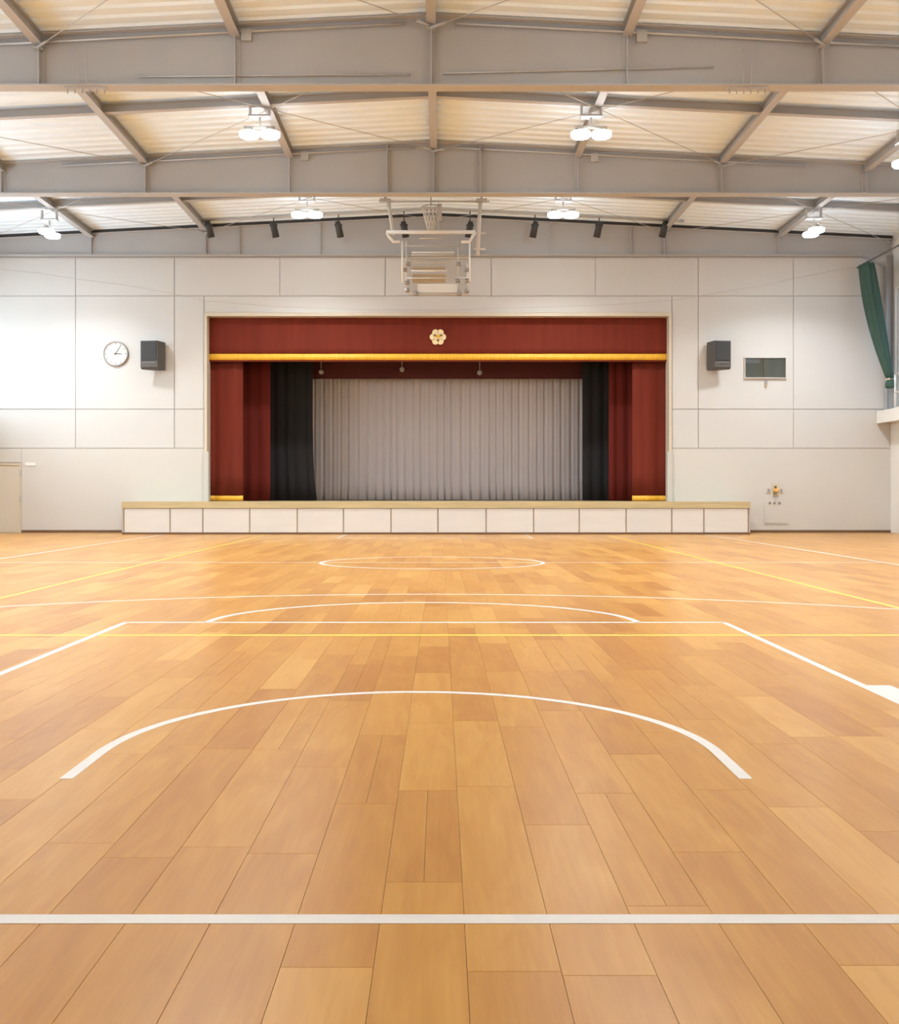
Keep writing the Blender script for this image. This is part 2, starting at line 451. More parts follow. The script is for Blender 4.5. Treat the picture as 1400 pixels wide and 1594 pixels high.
def panel(x0, x1, y0_, y1_, m='wall', name='wall_panel'):
    g = PJ if m == 'wall' else 0.004
    MB().box(X(x0, D) + g, X(x1, D) - g, D - 0.02, D + 0.002, Z(y1_, D) + g, Z(y0_, D) - g).build(name, m, wall_back)
XLp = XV + XL * F / D; XRp = XV + XR * F / D
for a, c in ((XLp, 118), (118, 272), (272, 436), (436, 600), (600, 765), (765, 927), (927, 1087), (1087, 1235), (1235, XRp)):
    panel(a, c, 401, 461)
panel(318, 1046, 461, 487)
for a, c in ((XLp, 118), (118, 272), (272, 318), (1046, 1087), (1087, 1235), (1235, XRp)):
    panel(a, c, 461, 637); panel(a, c, 637, 698)
for a, c in ((34, 318), (1046, XRp)):
    panel(a, c, 698, 830, 'dado', 'dado_panel')
panel(XLp, 34, 698, 720, 'dado', 'dado_panel')

# proscenium trim
tr = thing('trim_1', (X(682, D), D, ZST), 'cream timber trim framing the stage opening', None, None, 'structure')
box('jamb', 'cream', tr, X(318.5, D), X(323, D), D - .06, D + .35, ZST, Z(487, D))
box('jamb', 'cream', tr, X(1041, D), X(1045.5, D), D - .06, D + .35, ZST, Z(487, D))
box('head', 'cream', tr, X(323, D), X(1041, D), D - .06, D + .35, Z(492.5, D), Z(487, D))
box('jamb_guard', 'greytrim', tr, X(318, D), X(325.5, D), D - .075, D + .1, ZST, Z(703, D))
box('jamb_guard', 'greytrim', tr, X(1038.5, D), X(1046, D), D - .075, D + .1, ZST, Z(703, D))
# skirting
MB().box(X(34, D), X(189, DS), D - .035, D - .02, 0, 0.072).build('baseboard_back', 'brown', label='dark brown skirting below the clock', kind='structure')
MB().box(X(1169, DS), XR, D - .035, D - .02, 0, 0.072).build('baseboard_back', 'brown', label='dark brown skirting below the control room window', kind='structure')

# side door at the corner
d1 = thing('door_1', (X(8, D), D, 0), 'beige flush door in the corner past the clock', None, None, 'structure')
box('door_leaf', 'door', d1, X(-34, D), X(30, D), D - .015, D + .0, 0.01, Z(724, D))
box('door_frame', 'cream', d1, X(30.5, D), X(34, D), D - .035, D + .0, 0, Z(721, D))
box('door_frame', 'cream', d1, X(-38, D), X(30.5, D), D - .035, D + .0, Z(724, D), Z(721, D))
for py in (737, 777): box('hinge', 'galv', d1, X(31, D), X(34, D), D - .05, D - .035, Z(py + 5, D), Z(py - 5, D))
MB().box(X(40, D), X(56, D), D - .035, D - .02, Z(725, D), Z(720, D)).build('sign_plate', 'white', label='small blank white plate above the corner door', cat='sign')

# ------------------------------------------------------------------ stage
st = thing('stage', (X(680, DS), DS + 0.6, 0), 'raised stage with white apron panels and oak nosing', 'stage')
SX0, SX1 = X(190, DS), X(1168, DS)
zn = Z(791, DS)
MB().box(SX0 + .02, SX1 - .02, DS + 0.012, D - 0.03, 0.0, zn).build('apron_frame', 'frame', st)
MB().box(SX0 - .005, SX1 + .005, DS - 0.03, D - 0.03, zn, ZST).build('nosing', 'oak', st)
MB().box(OX0, OX1, D - .03, 33.5, ZST - .1, ZST).build('stage_floor', 'plywood', st)
jx = [193, 265, 316, 389, 463, 535, 609, 682, 757, 831, 902, 975, 1046, 1096, 1165]
for a, c in zip(jx[:-1], jx[1:]):
    MB().box(X(a + 1.2, DS), X(c - 1.2, DS), DS - .012, DS + .02, 0.055, zn - .012).build('apron_panel', 'apron', st)
MB().box(SX0, SX1, DS - .008, DS + .015, 0.001, 0.05).build('kick_board', 'brown', st)
box('corner_post', 'frame', st, SX0, X(192.4, DS), DS - .014, DS + .02, 0.05, zn - .001)
box('corner_post', 'frame', st, X(1165.8, DS), SX1, DS - .014, DS + .02, 0.05, zn - .001)

# backstage shell
BK = 33.5
sx0, sx1 = OX0 - 2.2, OX1 + 2.2
MB().box(sx0, sx1, BK, BK + .2, 0, 6.6).build('wall_stage_back', 'darkwall', label='dark wall behind the stage curtains', kind='structure')
MB().box(sx0 - .2, sx0, D + .2, BK + .2, 0, 6.6).build('wall_stage_left', 'darkwall', label='dark stage wing wall on the clock side', kind='structure')
MB().box(sx1, sx1 + .2, D + .2, BK + .2, 0, 6.6).build('wall_stage_right', 'darkwall', label='dark stage wing wall on the control room side', kind='structure')
MB().box(sx0 - .2, sx1 + .2, D + .2, BK + .2, 6.6, 6.7).build('ceiling_stage', 'darkwall', label='dark ceiling over the stage', kind='structure')
MB().box(sx0, OX0 - .01, D + .2, BK, ZST - .1, ZST).build('floor_stage_left', 'plywood', label='stage wing floor behind the end wall', kind='structure')
MB().box(OX1 + .01, sx1, D + .2, BK, ZST - .1, ZST).build('floor_stage_right', 'plywood', label='stage wing floor behind the control room wall', kind='structure')


def drape(x0, x1, z0, z1, y, period, amp, seed, flare=0.0, sharp=False, nv=6):
    rnd = random.Random(seed); nfold = max(1, int(round((x1 - x0) / period)))
    ed = [0.0]
    for i in range(nfold): ed.append(ed[-1] + rnd.uniform(0.75, 1.25))
    ed = [e / ed[-1] for e in ed]; am = [rnd.uniform(0.7, 1.2) for _ in range(nfold)]
    def fn(u, v):
        i = 0
        while i < nfold - 1 and ed[i + 1] < u: i += 1
        s = (u - ed[i]) / (ed[i + 1] - ed[i])
        if sharp: yo = amp * am[i] * (math.exp(-(s / 0.13) ** 2) + math.exp(-((1 - s) / 0.13) ** 2)) - 0.15 * amp * math.sin(math.pi * s) - 0.12 * amp * math.sin(3 * math.pi * s)
        else: yo = -amp * am[i] * math.sin(math.pi * s) ** 1.5
        yo *= 0.75 + 0.25 * (1 - v)
        xx = x0 + (x1 - x0) * u
        if flare: xx += flare * (1 - v) ** 6 * u
        return (xx, y + yo, z0 + (z1 - z0) * v)
    return fn, nfold
def curtain(name, m, parent, x0, x1, z0, z1, y, period, amp, seed, **k):
    lab = {q: k.pop(q) for q in ('label', 'cat', 'group') if q in k}
    fn, nf = drape(x0, x1, z0, z1, y, period, amp, seed, **k)
    return MB().sheet(fn, nf * 12, 6, 0.012).build(name, m, parent, **lab)

# main valance with its gold band and emblem
YV1 = D + 0.22
val = thing('stage_valance', (X(682, YV1), YV1, Z(560, YV1)), 'maroon velvet valance with gold band and round emblem over the stage', 'valance')
curtain('valance_cloth', 'red', val, X(323, YV1) , X(1041, YV1), Z(551.5, YV1), Z(488, YV1), YV1, 0.5, 0.012, 3)
fn, nf = drape(X(323, YV1), X(1041, YV1), Z(560.5, YV1), Z(551, YV1), YV1 - .02, 0.5, 0.012, 3)
MB().sheet(fn, 120, 1, 0.03).build('gold_band', 'gold', val)
MB().box(X(323, YV1), X(1041, YV1), YV1 - .004, YV1 + .012, Z(563, YV1), Z(560.5, YV1)).build('band_hem', 'red', val)
ex, ez, ye = X(682, YV1), Z(525, YV1), YV1 - .045
u = YV1 / F
em = MB().lathe([(9.5 * u, 0), (9.5 * u, 0.02)], (ex, ye, ez), 24, 'y').build('emblem', 'emblem', val, label='cream flower-shaped emblem with dark marks')
for i in range(6):
    q = math.pi / 6 + i * math.pi / 3
    MB().lathe([(4.6 * u, -0.006), (5.2 * u, 0.0), (5.2 * u, 0.018)], (ex + 7.8 * u * math.cos(q + math.pi / 6), ye, ez + 7.8 * u * math.sin(q + math.pi / 6)), 14, 'y').build('petal', 'emblem', em)
for q in (150, 30, 270):
    q = math.radians(q); cx_, cz_ = ex + 5.5 * u * math.cos(q), ez + 5.0 * u * math.sin(q)
    MB().box(cx_ - 2.0 * u, cx_ + 2.0 * u, ye - .016, ye, cz_ - 1.6 * u, cz_ + 1.6 * u).build('crest_mark', 'darkmark', em)
MB().lathe([(2.6 * u, -0.014), (3.0 * u, 0)], (ex, ye, ez + u), 12, 'y').build('crest_centre', 'gold', em)

def leg_curtain(m, pa, pb, y, label, seed, fringe, top=548, name='stage_curtain', period=0.30, amp=0.05, flare=0.0):
    x0, x1 = X(pa, y), X(pb, y); zt = Z(top, y)
    t = thing(name, ((x0 + x1) / 2, y, ZST), label, 'curtain', 'stage curtains')
    zb = ZST + (0.155 if fringe else 0.012)
    curtain('curtain_cloth', m, t, x0, x1, zb, zt, y, period, amp, seed, flare=flare)
    if fringe:
        fn, nf = drape(x0, x1, ZST + .012, zb, y - .004, period, amp, seed)
        MB().sheet(fn, nf * 12, 2, 0.02).build('gold_fringe', 'gold', t)
    return t
yA, yB_, yC, yD = D + 0.42, D + 1.35, D + 2.4, D + 4.2
leg_curtain('red', 316, 378.5, yA, 'bright maroon front stage curtain with gold hem on the clock side', 11, True, period=0.42, amp=0.045)
leg_curtain('red', 984.5, 1048, yA, 'bright maroon front stage curtain with gold hem on the control room side', 12, True, period=0.42, amp=0.045)
leg_curtain('red2', 350, 421, yB_, 'shaded maroon inner stage curtain between front curtain and black leg, clock side', 13, False)
leg_curtain('red2', 948, 1014, yB_, 'shaded maroon inner stage curtain between front curtain and black leg, control room side', 14, False)
leg_curtain('blackcloth', 396, 487, yC, 'black wing curtain beside the grey backdrop on the clock side', 15, False, flare=0.12)
leg_curtain('blackcloth', 907, 974, yC, 'black wing curtain beside the grey backdrop on the control room side', 16, False)
t = thing('backdrop_curtain', (X(697, yD), yD, ZST), 'pale grey pleated backdrop curtain closing the stage', 'curtain', 'stage curtains')
curtain('curtain_cloth', 'grey', t, X(478, yD), X(916, yD), ZST + .012, Z(570, yD), yD, 0.262, 0.075, 21, sharp=True)
yE = D + 3.2
t = thing('stage_border', (X(684, yE), yE, Z(590, yE)), 'dark plum border cloth hanging above the grey backdrop', 'curtain', 'stage curtains')
curtain('curtain_cloth', 'border', t, X(400, yE), X(972, yE), Z(590, yE), 6.595, yE, 0.6, 0.03, 22)
for px, py, where in ((500, 579, 'nearest the clock side'), (626, 575, 'before the middle of the grey backdrop'), (747, 580, 'just past the middle of the grey backdrop')):
    yy_ = yE - 0.25
    t = thing('stage_spotlight', (X(px, yy_), yy_, Z(py + 4, yy_)), f'small grey spotlight under the stage border {where}', 'spotlight', 'stage spotlights')
    MB().lathe([(.055, -.09), (.075, -.02), (.075, .05), (.04, .10)], (X(px, yy_), yy_, Z(py, yy_)), 12, 'y').build('spot_body', 'galv', t)
    MB().tube([(X(px, yy_), yy_, Z(py, yy_) + .05), (X(px, yy_), yy_, 6.598)], 0.012, 6).build('hanger', 'wire', t)

# ------------------------------------------------------------------ things on the end wall
YW = D - 0.02
cx_, cz_ = X(181, YW), Z(551, YW); R = 19.5 * YW / F
ck = thing('wall_clock', (cx_, YW, cz_), 'round white wall clock beside the black speaker', 'clock')
MB().lathe([(R, 0.0), (R, -.05), (R * .97, -.062), (R * .90, -.062), (R * .90, -.045)], (cx_, YW, cz_), 40, 'y').build('rim', 'clockrim', ck)
fc = MB().lathe([(R * .91, -.02), (R * .91, -.048)], (cx_, YW, cz_), 40, 'y').build('face', 'clockface', ck)
for i in range(12):
    q = i * math.pi / 6; r0, r1, hw = R * .74, R * .86, R * (.03 if i % 3 else .045)
    sx, cz2 = math.sin(q), math.cos(q)
    pts = [(cx_ + r * sx + k * hw * cz2, cz_ + r * cz2 - k * hw * sx) for r, k in ((r0, -1), (r0, 1), (r1, 1), (r1, -1))]
    MB().prism(pts, YW - .051, YW - .046).build('hour_mark', 'clockrim', fc)
for nm, q, ln, hw in (('minute_hand', math.radians(32), .74, .028), ('hour_hand', math.radians(92), .50, .040)):
    sx, cz2 = math.sin(q), math.cos(q)
    pts = [(cx_ + r * R * sx + k * hw * R * cz2, cz_ + r * R * cz2 - k * hw * R * sx) for r, k in ((-.12, -1), (-.12, 1), (ln, .6), (ln, -.6))]
    MB().prism(pts, YW - .056, YW - .052).build(nm, 'hand', ck)
MB().lathe([(R * .07, 0), (R * .07, -.012)], (cx_, YW - .048, cz_), 12, 'y').build('hub', 'hand', ck)

def speaker(px0, px1, py0, py1, side, label):
    """wall speaker: tapered cabinet turned towards the hall centre (side=+1 turns its face to -x)"""
    dpt = 0.42; yf = YW - dpt - 0.05
    x0, x1 = X(px0, yf), X(px1, yf); z0, z1 = Z(py1, yf), Z(py0, yf); w = x1 - x0
    t = thing('wall_speaker', ((x0 + x1) / 2, YW, z0), label, 'speaker', 'wall speakers')
    # outline seen from above, narrower to the wall and skewed so that one flank shows
    sk = 0.16 * side
    pl = [(x0, yf + (.05 if side > 0 else 0)), (x1, yf + (0 if side > 0 else .05)), (x1 - .05 + sk, YW - .08), (x0 + .05 + sk, YW - .08)]
    b = MB().prism(pl, z0 + .05, z1, 'z'); b.build('cabinet', 'cabinet', t)
    # wedge bottom
    MB().add([(pl[0][0], pl[0][1] + .09, z0), (pl[1][0], pl[1][1] + .09, z0), (pl[2][0], pl[2][1], z0), (pl[3][0], pl[3][1], z0),
              (pl[0][0], pl[0][1], z0 + .05), (pl[1][0], pl[1][1], z0 + .05), (pl[2][0], pl[2][1], z0 + .05), (pl[3][0], pl[3][1], z0 + .05)], BOXF).build('cabinet_base', 'cabinet', t)
    def fq(u0, u1, za, zb, off, nm, m):
        a = Vector((pl[0][0], pl[0][1])); c = Vector((pl[1][0], pl[1][1])); e = (c - a); nrm = Vector((e.y, -e.x)).normalized()
        p, q = a + e * u0, a + e * u1
        o2 = nrm * off
        MB().prism([tuple(p), tuple(q), tuple(q + o2), tuple(p + o2)], za, zb, 'z').build(nm, m, t)
    h = z1 - z0
    fq(.06, .94, z0 + .30 * h, z1 - .03 * h, .02, 'grille', 'grille')
    fq(.10, .90, z0 + .19 * h, z0 + .26 * h, .012, 'bass_port', 'port')
    xm = (pl[2][0] + pl[3][0]) / 2; zm = (z0 + z1) / 2
    box('wall_bracket', 'black', t, xm - .08, xm + .08, YW - .085, YW, zm - .14, zm + .14)
speaker(218, 245, 530, 574, 1, 'black wall speaker next to the round clock')
speaker(1113, 1139, 530, 574, -1, 'black wall speaker next to the control room window')

# control room window
cw = thing('control_room_window', (X(1191, YW), YW, Z(590, YW)), 'wide dark control room window beside the wall speaker', 'window')
wx0, wx1, wz0, wz1 = X(1160, YW), X(1223, YW), Z(588, YW), Z(557.5, YW)
fr = MB(); e = .022
fr.box(wx0 - e, wx1 + e, YW - .045, YW, wz1, wz1 + e).box(wx0 - e, wx1 + e, YW - .06, YW, wz0 - e, wz0).box(wx0 - e, wx0, YW - .045, YW, wz0, wz1).box(wx1, wx1 + e, YW - .045, YW, wz0, wz1)
fr.build('window_frame', 'offwhite', cw)
xm = X(1190, YW)
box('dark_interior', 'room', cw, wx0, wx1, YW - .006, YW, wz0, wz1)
box('pane', 'glass', cw, wx0, xm, YW - .022, YW - .016, wz0, wz1)
box('pane', 'glass', cw, xm, wx1, YW - .032, YW - .026, wz0, wz1)
box('blind', 'port', cw, wx0, X(1183, YW), YW - .013, YW - .008, Z(565, YW), wz1)
box('pane_stile', 'room', cw, xm - .02, xm + .02, YW - .034, YW - .014, wz0, wz1)
t = thing('wall_socket', (X(1192.5, YW), YW, Z(603, YW)), 'tiny brownish fitting under the control room window', 'fitting')
MB().box(X(1190.5, YW), X(1194.5, YW), YW - .04, YW, Z(599, YW), Z(593, YW)).build('socket_body', 'clockrim', t)
MB().lathe([(.03, 0), (.03, -.05)], (X(1192.5, YW), YW, Z(600.5, YW)), 10, 'y').build('socket_knob', 'tan', t)

# pale cabinet with signal lamp
t = thing('wall_cabinet', (X(1207, YW), YW, Z(816, YW)), 'pale recessed wall cabinet with three small knobs near the stage end', 'cabinet')
box('cabinet_body', 'dado', t, X(1190, YW), X(1228, YW), YW - .012, YW, Z(816, YW), Z(772, YW))
dr = box('cabinet_door', 'dado', t, X(1192, YW), X(1226, YW), YW - .020, YW - .012, Z(814, YW), Z(774, YW))
for px in (1198, 1205.5, 1213): MB().lathe([(.03, 0), (.035, -.02), (.02, -.03)], (X(px, YW), YW - .020, Z(782.5, YW)), 10, 'y').build('knob', 'clockrim', dr)
t = thing('signal_lamp', (X(1207.5, YW), YW, Z(771, YW)), 'small orange signal lamp above the pale wall cabinet', 'lamp')
box('lamp_plate', 'cream', t, X(1202, YW), X(1213, YW), YW - .03, YW, Z(772, YW), Z(752, YW))
MB().lathe([(.075, 0), (.075, -.05), (.04, -.09)], (X(1207.5, YW), YW - .03, Z(762.5, YW)), 14, 'y').build('lamp_cover', 'orange', t)
for py in (758.5, 767.5): box('lamp_mark', 'darkmark', t, X(1204.5, YW), X(1207.5, YW), YW - .125, YW - .03, Z(py + 2, YW), Z(py - 2, YW))
for px, w_ in ((1196.5, 'next to the stage'), (1216.5, 'away from the stage')):
    t = thing('wall_switch', (X(px, YW), YW, Z(765, YW)), f'small grey wall switch flanking the orange signal lamp, {w_}', 'switch', 'wall switches')
    box('switch_plate', 'offwhite', t, X(px - 3.2, YW), X(px + 3.2, YW), YW - .02, YW, Z(767, YW), Z(759.5, YW))
    box('rocker', 'clockrim', t, X(px - 1.5, YW), X(px + 1.5, YW), YW - .03, YW - .02, Z(765.5, YW), Z(761, YW))

# ------------------------------------------------------------------ steel roof frame
pur = [XC + SP * i for i in range(-4, 5)]
ORD = {0: 'girder closest to the camera', 1: 'middle girder', 2: 'girder against the end wall'}
def girder(i, y):
    g = thing('roof_girder', (XC, y, ZB), ['tapered grey steel roof girder closest to the camera', 'tapered grey steel roof girder between the other two', 'tapered grey steel roof girder against the white end wall'][i], 'girder', 'roof girders')
    gap = 0.09 if i == 2 else 0.012
    xs = (XL + .02, XC, XR - .02)
    top = lambda x: zroof(x) - gap
    MB().prism([(xs[0], ZB + .02), (xs[2], ZB + .02), (xs[2], top(xs[2]) - .02), (xs[1], top(xs[1]) - .02), (xs[0], top(xs[0]) - .02)], y - .008, y + .008).build('web', 'steel', g)
    fw = 0.13 if i < 2 else 0.1
    box('bottom_flange', 'steel2', g, xs[0], xs[2], y - fw, y + fw, ZB, ZB + .022)
    MB().prism([(xs[0], top(xs[0]) - .022), (xs[1], top(xs[1]) - .022), (xs[2], top(xs[2]) - .022), (xs[2], top(xs[2])), (xs[1], top(xs[1])), (xs[0], top(xs[0]))], y - fw, y + fw).build('top_flange', 'steel2', g)
    st_ = [q for q in pur if XL + .3 < q < XR - .3]
    if i == 2: st_ = [q for q in st_ if abs(q - XC) > 1] + [XC - 5.3, XC + 5.3]
    if i == 1: st_ += [XC - 1.0, XC + 1.0]
    for q in st_:
        box('stiffener', 'steel2', g, q - .008, q + .008, y - fw + .01, y - .008, ZB + .022, top(q) - .022)
        if i < 2: box('stiffener_cap', 'steel', g, q - .075, q + .075, y - .026, y - .008, ZB + .022, top(q) - .022)
    if i < 2:
        # cable conduit below the top flange and a pipe low on the web
        MB().tube([(XC - 8, y - .05, top(XC - 8) - .12), (XC - .4, y - .05, top(XC) - .13)], .022, 8).build('conduit', 'galv', g)
        MB().tube([(XC + .4, y - .05, top(XC) - .13), (XC + 8, y - .05, top(XC + 8) - .12)], .022, 8).build('conduit', 'galv', g)
        for px, d_ in (((385, y), (998, y)) if i == 0 else ((475, y), (925, y))):
            q = X(px, d_); box('junction_box', 'galv', g, q - .08, q + .08, y - .09, y - .008, top(q) - .27, top(q) - .09)
    if i == 0:
        MB().tube([(X(215, y), y - .045, Z(121, y)), (X(640, y), y - .045, Z(118, y))], .014, 8).build('web_pipe', 'galv', g)
        MB().tube([(X(690, y), y - .045, Z(116, y)), (X(1110, y), y - .045, Z(106, y))], .014, 8).build('web_pipe', 'galv', g)
    return g
for i, y in enumerate(GY): girder(i, y)

def hside(x):
    if abs(x - XC) < 0.1: return 'along the roof ridge'
    n = int(round(abs(x - XC) / SP)); s = 'clock side' if x < XC else 'green curtain side'
    return f'{["", "first", "second", "third", "fourth"][n]} from the ridge on the {s}'
BAYS = [(10.3, GY[0], 'front bay'), (GY[0], GY[1], 'middle bay'), (GY[1], GY[2], 'wall bay')]
def purlin(x, y0_, y1_, label):
    zt = zroof(x) - .005; h, w = 0.20, 0.075
    t = thing('roof_purlin', (x, (y0_ + y1_) / 2, zt - h), label, 'purlin', 'roof purlins')
    a, c = y0_ + .02, y1_ - .02
    box('web', 'steel', t, x - .006, x + .006, a, c, zt - h + .014, zt - .014)
    box('bottom_flange', 'steel2', t, x - w, x + w, a, c, zt - h, zt - h + .014)
    box('top_flange', 'steel', t, x - w, x + w, a, c, zt - .016 - .01, zt - .012)
for bi, (a, c, nm) in enumerate(BAYS):
    for x in pur:
        n = int(round(abs(x - XC) / SP))
        if not XL + .1 < x < XR - .05: continue
        if bi == 0 and n > 2: continue
        if bi == 1 and n > 3: continue
        if bi == 2 and n not in (2, 3): continue
        purlin(x, a, c, f'grey roof purlin {hside(x)}, {nm}')
for y, nm in ((RY[1], 'carrying lamps between the two front girders'), (RY[2], 'carrying lamps between the middle girder and the end wall')):
    t = thing('roof_rafter', (XC, y, zroof(XR) - .2), f'slim grey cross rafter {nm}', 'rafter', 'roof rafters')
    for (xa, xb) in ((XL + .02, XC), (XC, XR - .02)):
        for nm2, za, zb, w, m in (('web', -.16, -.02, .006, 'steel'), ('bottom_flange', -.17, -.157, .06, 'steel2'), ('top_flange', -.024, -.012, .06, 'steel')):
            MB().prism([(xa, zroof(xa) + za), (xb, zroof(xb) + za), (xb, zroof(xb) + zb), (xa, zroof(xa) + zb)], y - w, y + w).build(nm2, m, t)

# bracing rods, crossing in pairs
pan = [(-4, -2, 'outer', 'clock side'), (-2, 0, 'inner', 'clock side'), (0, 2, 'inner', 'green curtain side'), (2, 4, 'outer', 'green curtain side')]
for bi, (a, c, nm) in enumerate(BAYS):
    for i0, i1, io, sd in pan:
        if bi == 0 and io == 'outer': continue
        for k in (0, 1):
            xa, xb = (i0, i1) if k == 0 else (i1, i0)
            xa, xb = max(XL + .1, min(XR - .1, XC + SP * xa)), max(XL + .1, min(XR - .1, XC + SP * xb))
            p0 = Vector((xa, a + .15, zroof(xa) - .225 - .03 * k)); p1 = Vector((xb, c - .15, zroof(xb) - .225 - .03 * k))
            towards = 'ridge' if abs(xb - XC) < abs(xa - XC) else 'side wall'
            t = thing('brace_rod', tuple(p1), f'thin bracing rod in the {io} {sd} panel, {nm}, towards the {towards}', 'rod', 'roof bracing rods')
            MB().tube([p0, p1], .0075, 6).build('rod', 'wire', t)
            dv = (p0 - p1).normalized()
            MB().tube([p1, p1 + dv * .30], .022, 6).build('turnbuckle', 'steel2', t)
            MB().box(p1.x - .07, p1.x + .07, p1.y - .012, p1.y + .1, p1.z - .012, p1.z + .012).build('gusset', 'steel2', t)

# ------------------------------------------------------------------ lamps
def lamp_proto(axis):
    """pendant with two drum heads; origin at the centre of the lenses' undersides"""
    t = thing('ceiling_light', (0, 0, 0), 'x', 'lamp', 'twin-drum ceiling lamps')
    box('mount_plate', 'steel', t, -.20, .20, -.10, .10, .37, .40)
    for s in (-1, 1): box('bracket_strap', 'steel2', t, s * .18 - .02, s * .18 + .02, -.03, .03, .395, .62)
    MB().tube([(0, 0, .38), (0, 0, .20)], .02, 8).build('stem', 'galv', t)
    e = .30
    a0 = (-e, -.025) if axis == 'x' else (-.025, -e)
    box('crossbar', 'galv', t, a0[0], -a0[0], a0[1], -a0[1], .17, .205)
    for s in (-1, 1):
        c = (s * .195, 0, 0) if axis == 'x' else (0, s * .195, 0)
        h = MB().lathe([(.175, .085), (.15, .11), (.07, .13), (.06, .18)], c, 24).build('lamp_head', 'white', t)
        MB().lathe([(.10, 0), (.165, .008), (.185, .03), (.185, .085)], c, 24).build('lens', 'lens', h)
    return t
def lamp_light(x, y, z):
    l = bpy.data.lights.new('lamp_glow', 'AREA'); l.shape = 'DISK'; l.size = 0.7; l.energy = LAMP_W * 2; l.color = LAMP_COL; l.spread = math.radians(130)
    o = bpy.data.objects.new('lamp_glow', l); COL.objects.link(o); o.location = (x, y, z - 0.012)
PX, PY = lamp_proto('x'), lamp_proto('y')
used = set()
def lamp(axis, x, y, z, label):
    p = PX if axis == 'x' else PY
    if axis in used: o = copy_tree(p)
    else: used.add(axis); o = p
    o.location = (x, y, z); o['label'] = label
    lamp_light(x, y, z)
ya, yb = RY[1], RY[2]
lamp('x', X(404.5, ya), ya, Z(214, ya), 'lit twin ceiling lamp in front of the middle girder on the clock side')
lamp('x', X(920.5, ya), ya, Z(214, ya), 'lit twin ceiling lamp in front of the middle girder on the green curtain side')
lamp('x', X(478, yb), yb, Z(338, yb), 'lit twin ceiling lamp behind the middle girder, between goal and clock side')
lamp('x', X(877, yb), yb, Z(338, yb), 'lit twin ceiling lamp behind the middle girder, between goal and green curtain side')
lamp('y', X(77, yb), yb, Z(367, yb), 'lit outer ceiling lamp above the corner door side of the end wall')
lamp('y', X(1267, yb), yb, Z(365, yb), 'lit outer ceiling lamp near the green curtain')
lamp('y', X(1413, ya), ya, Z(254, ya), 'lit outer ceiling lamp cut by the frame edge, on the green curtain side')
lamp('y', -9.4, ya, Z(254, ya), 'lit outer ceiling lamp outside the frame, on the clock side')
for y in (13.2, 7.5, 1.8):
    for x in (-9.4, -3.3, 2.95, 9.0):
        if y < 3 and abs(x) < 6: continue
        lamp('x' if abs(x) < 6 else 'y', x, y, Z(214, ya) - (.3 if abs(x) > 6 else 0), 'twin ceiling lamp over the near half of the court, outside the frame')

# ------------------------------------------------------------------ spotlights on the track under the roof
ys = 26.75
names8 = ['first', 'second', 'third', 'fourth', 'fifth', 'sixth', 'seventh', 'eighth']
for i, px in enumerate((325, 426, 527, 629, 732, 833, 933, 1035)):
    x = X(px, ys); zt = zroof(x) - .078
    t = thing('track_spotlight', (x, ys, Z(369, ys)), f'{names8[i]} black spotlight, counted from the clock side, in the row at the end wall girder', 'spotlight', 'black spotlights under the roof')
    MB().tube([(x, ys, zt), (x, ys, Z(350, ys))], .014, 6).build('hanger', 'black', t)
    tilt = .05 * (1 if px < 682 else -1)
    MB().tube([(x - tilt * .4, ys - .04, Z(345, ys)), (x, ys, Z(352, ys)), (x + tilt, ys + .10, Z(368, ys))], [.06, .085, .092], 12).build('spot_barrel', 'black', t)
    box('yoke', 'black', t, x - .10, x + .10, ys - .02, ys + .02, Z(352, ys), Z(349, ys))
t = MB().tube([(X(300, ys), ys + .02, zroof(X(300, ys)) - .05), (XC, ys + .02, RIDGE - .05), (X(1065, ys), ys + .02, zroof(X(1065, ys)) - .05)], .025, 8)
t.build('spotlight_track', 'wire', label='thin dark bar under the roof deck carrying the black spotlights', cat='track')

# ------------------------------------------------------------------ folded basketball goal under the roof
yg = 24.6
gl = thing('basketball_goal', (X(676, yg), yg, Z(459, yg)), 'ceiling-hung basketball goal folded up in front of the stage wall', 'basketball goal')
def gx(px): return X(px, yg)
def gz(py): return Z(py, yg)
def gt(name, pts, r, m='white', parent=None, dy=0.0, n=8):
    return MB().tube([(gx(p[0]), yg + dy + (p[2] if len(p) > 2 else 0), gz(p[1])) for p in pts], r, n).build(name, m, parent or gl)
for px in (600, 750):
    box('mount_plate', 'steel', gl, gx(px) - .13, gx(px) + .13, yg - .08, yg + .08, gz(314), gz(310))
    MB().tube([(gx(px), yg, gz(311)), (gx(px), yg, zroof(gx(px)) - .16)], .03, 8).build('roof_hanger', 'steel', gl)
gt('hanger_beam', [(590, 313.5), (762, 313.5)], .02, 'steel')
gt('mast', [(605, 314), (609, 342), (613, 366)], .045, 'offwhite')
gt('mast', [(748, 314), (746, 350), (744, 398)], .045, 'offwhite')
gt('mast_clamp', [(738, 363), (757, 363)], .022, 'offwhite')
gt('mast_clamp', [(738, 388), (756, 388)], .022, 'offwhite')
gt('cross_bar', [(602, 363), (740, 363)], .045, 'white', dy=-.1, n=10)
gt('bent_arm', [(603, 364), (606, 370), (613, 378), (623, 378)], .035, 'white', dy=-.1)
gt('bent_arm', [(739, 364), (735, 370), (731, 378), (718, 378)], .035, 'white', dy=-.1)
for px, q in ((626.5, 627), (731, 731.5)): gt('frame_upright', [(px, 376), (q, 440)], .022, 'white', dy=-.05)
for px, q in ((633, 634), (713.5, 714)): gt('frame_upright', [(px, 374), (q, 452)], .02, 'offwhite', dy=.05)
gt('frame_upright', [(727, 410), (728, 452)], .028, 'offwhite', dy=.05)
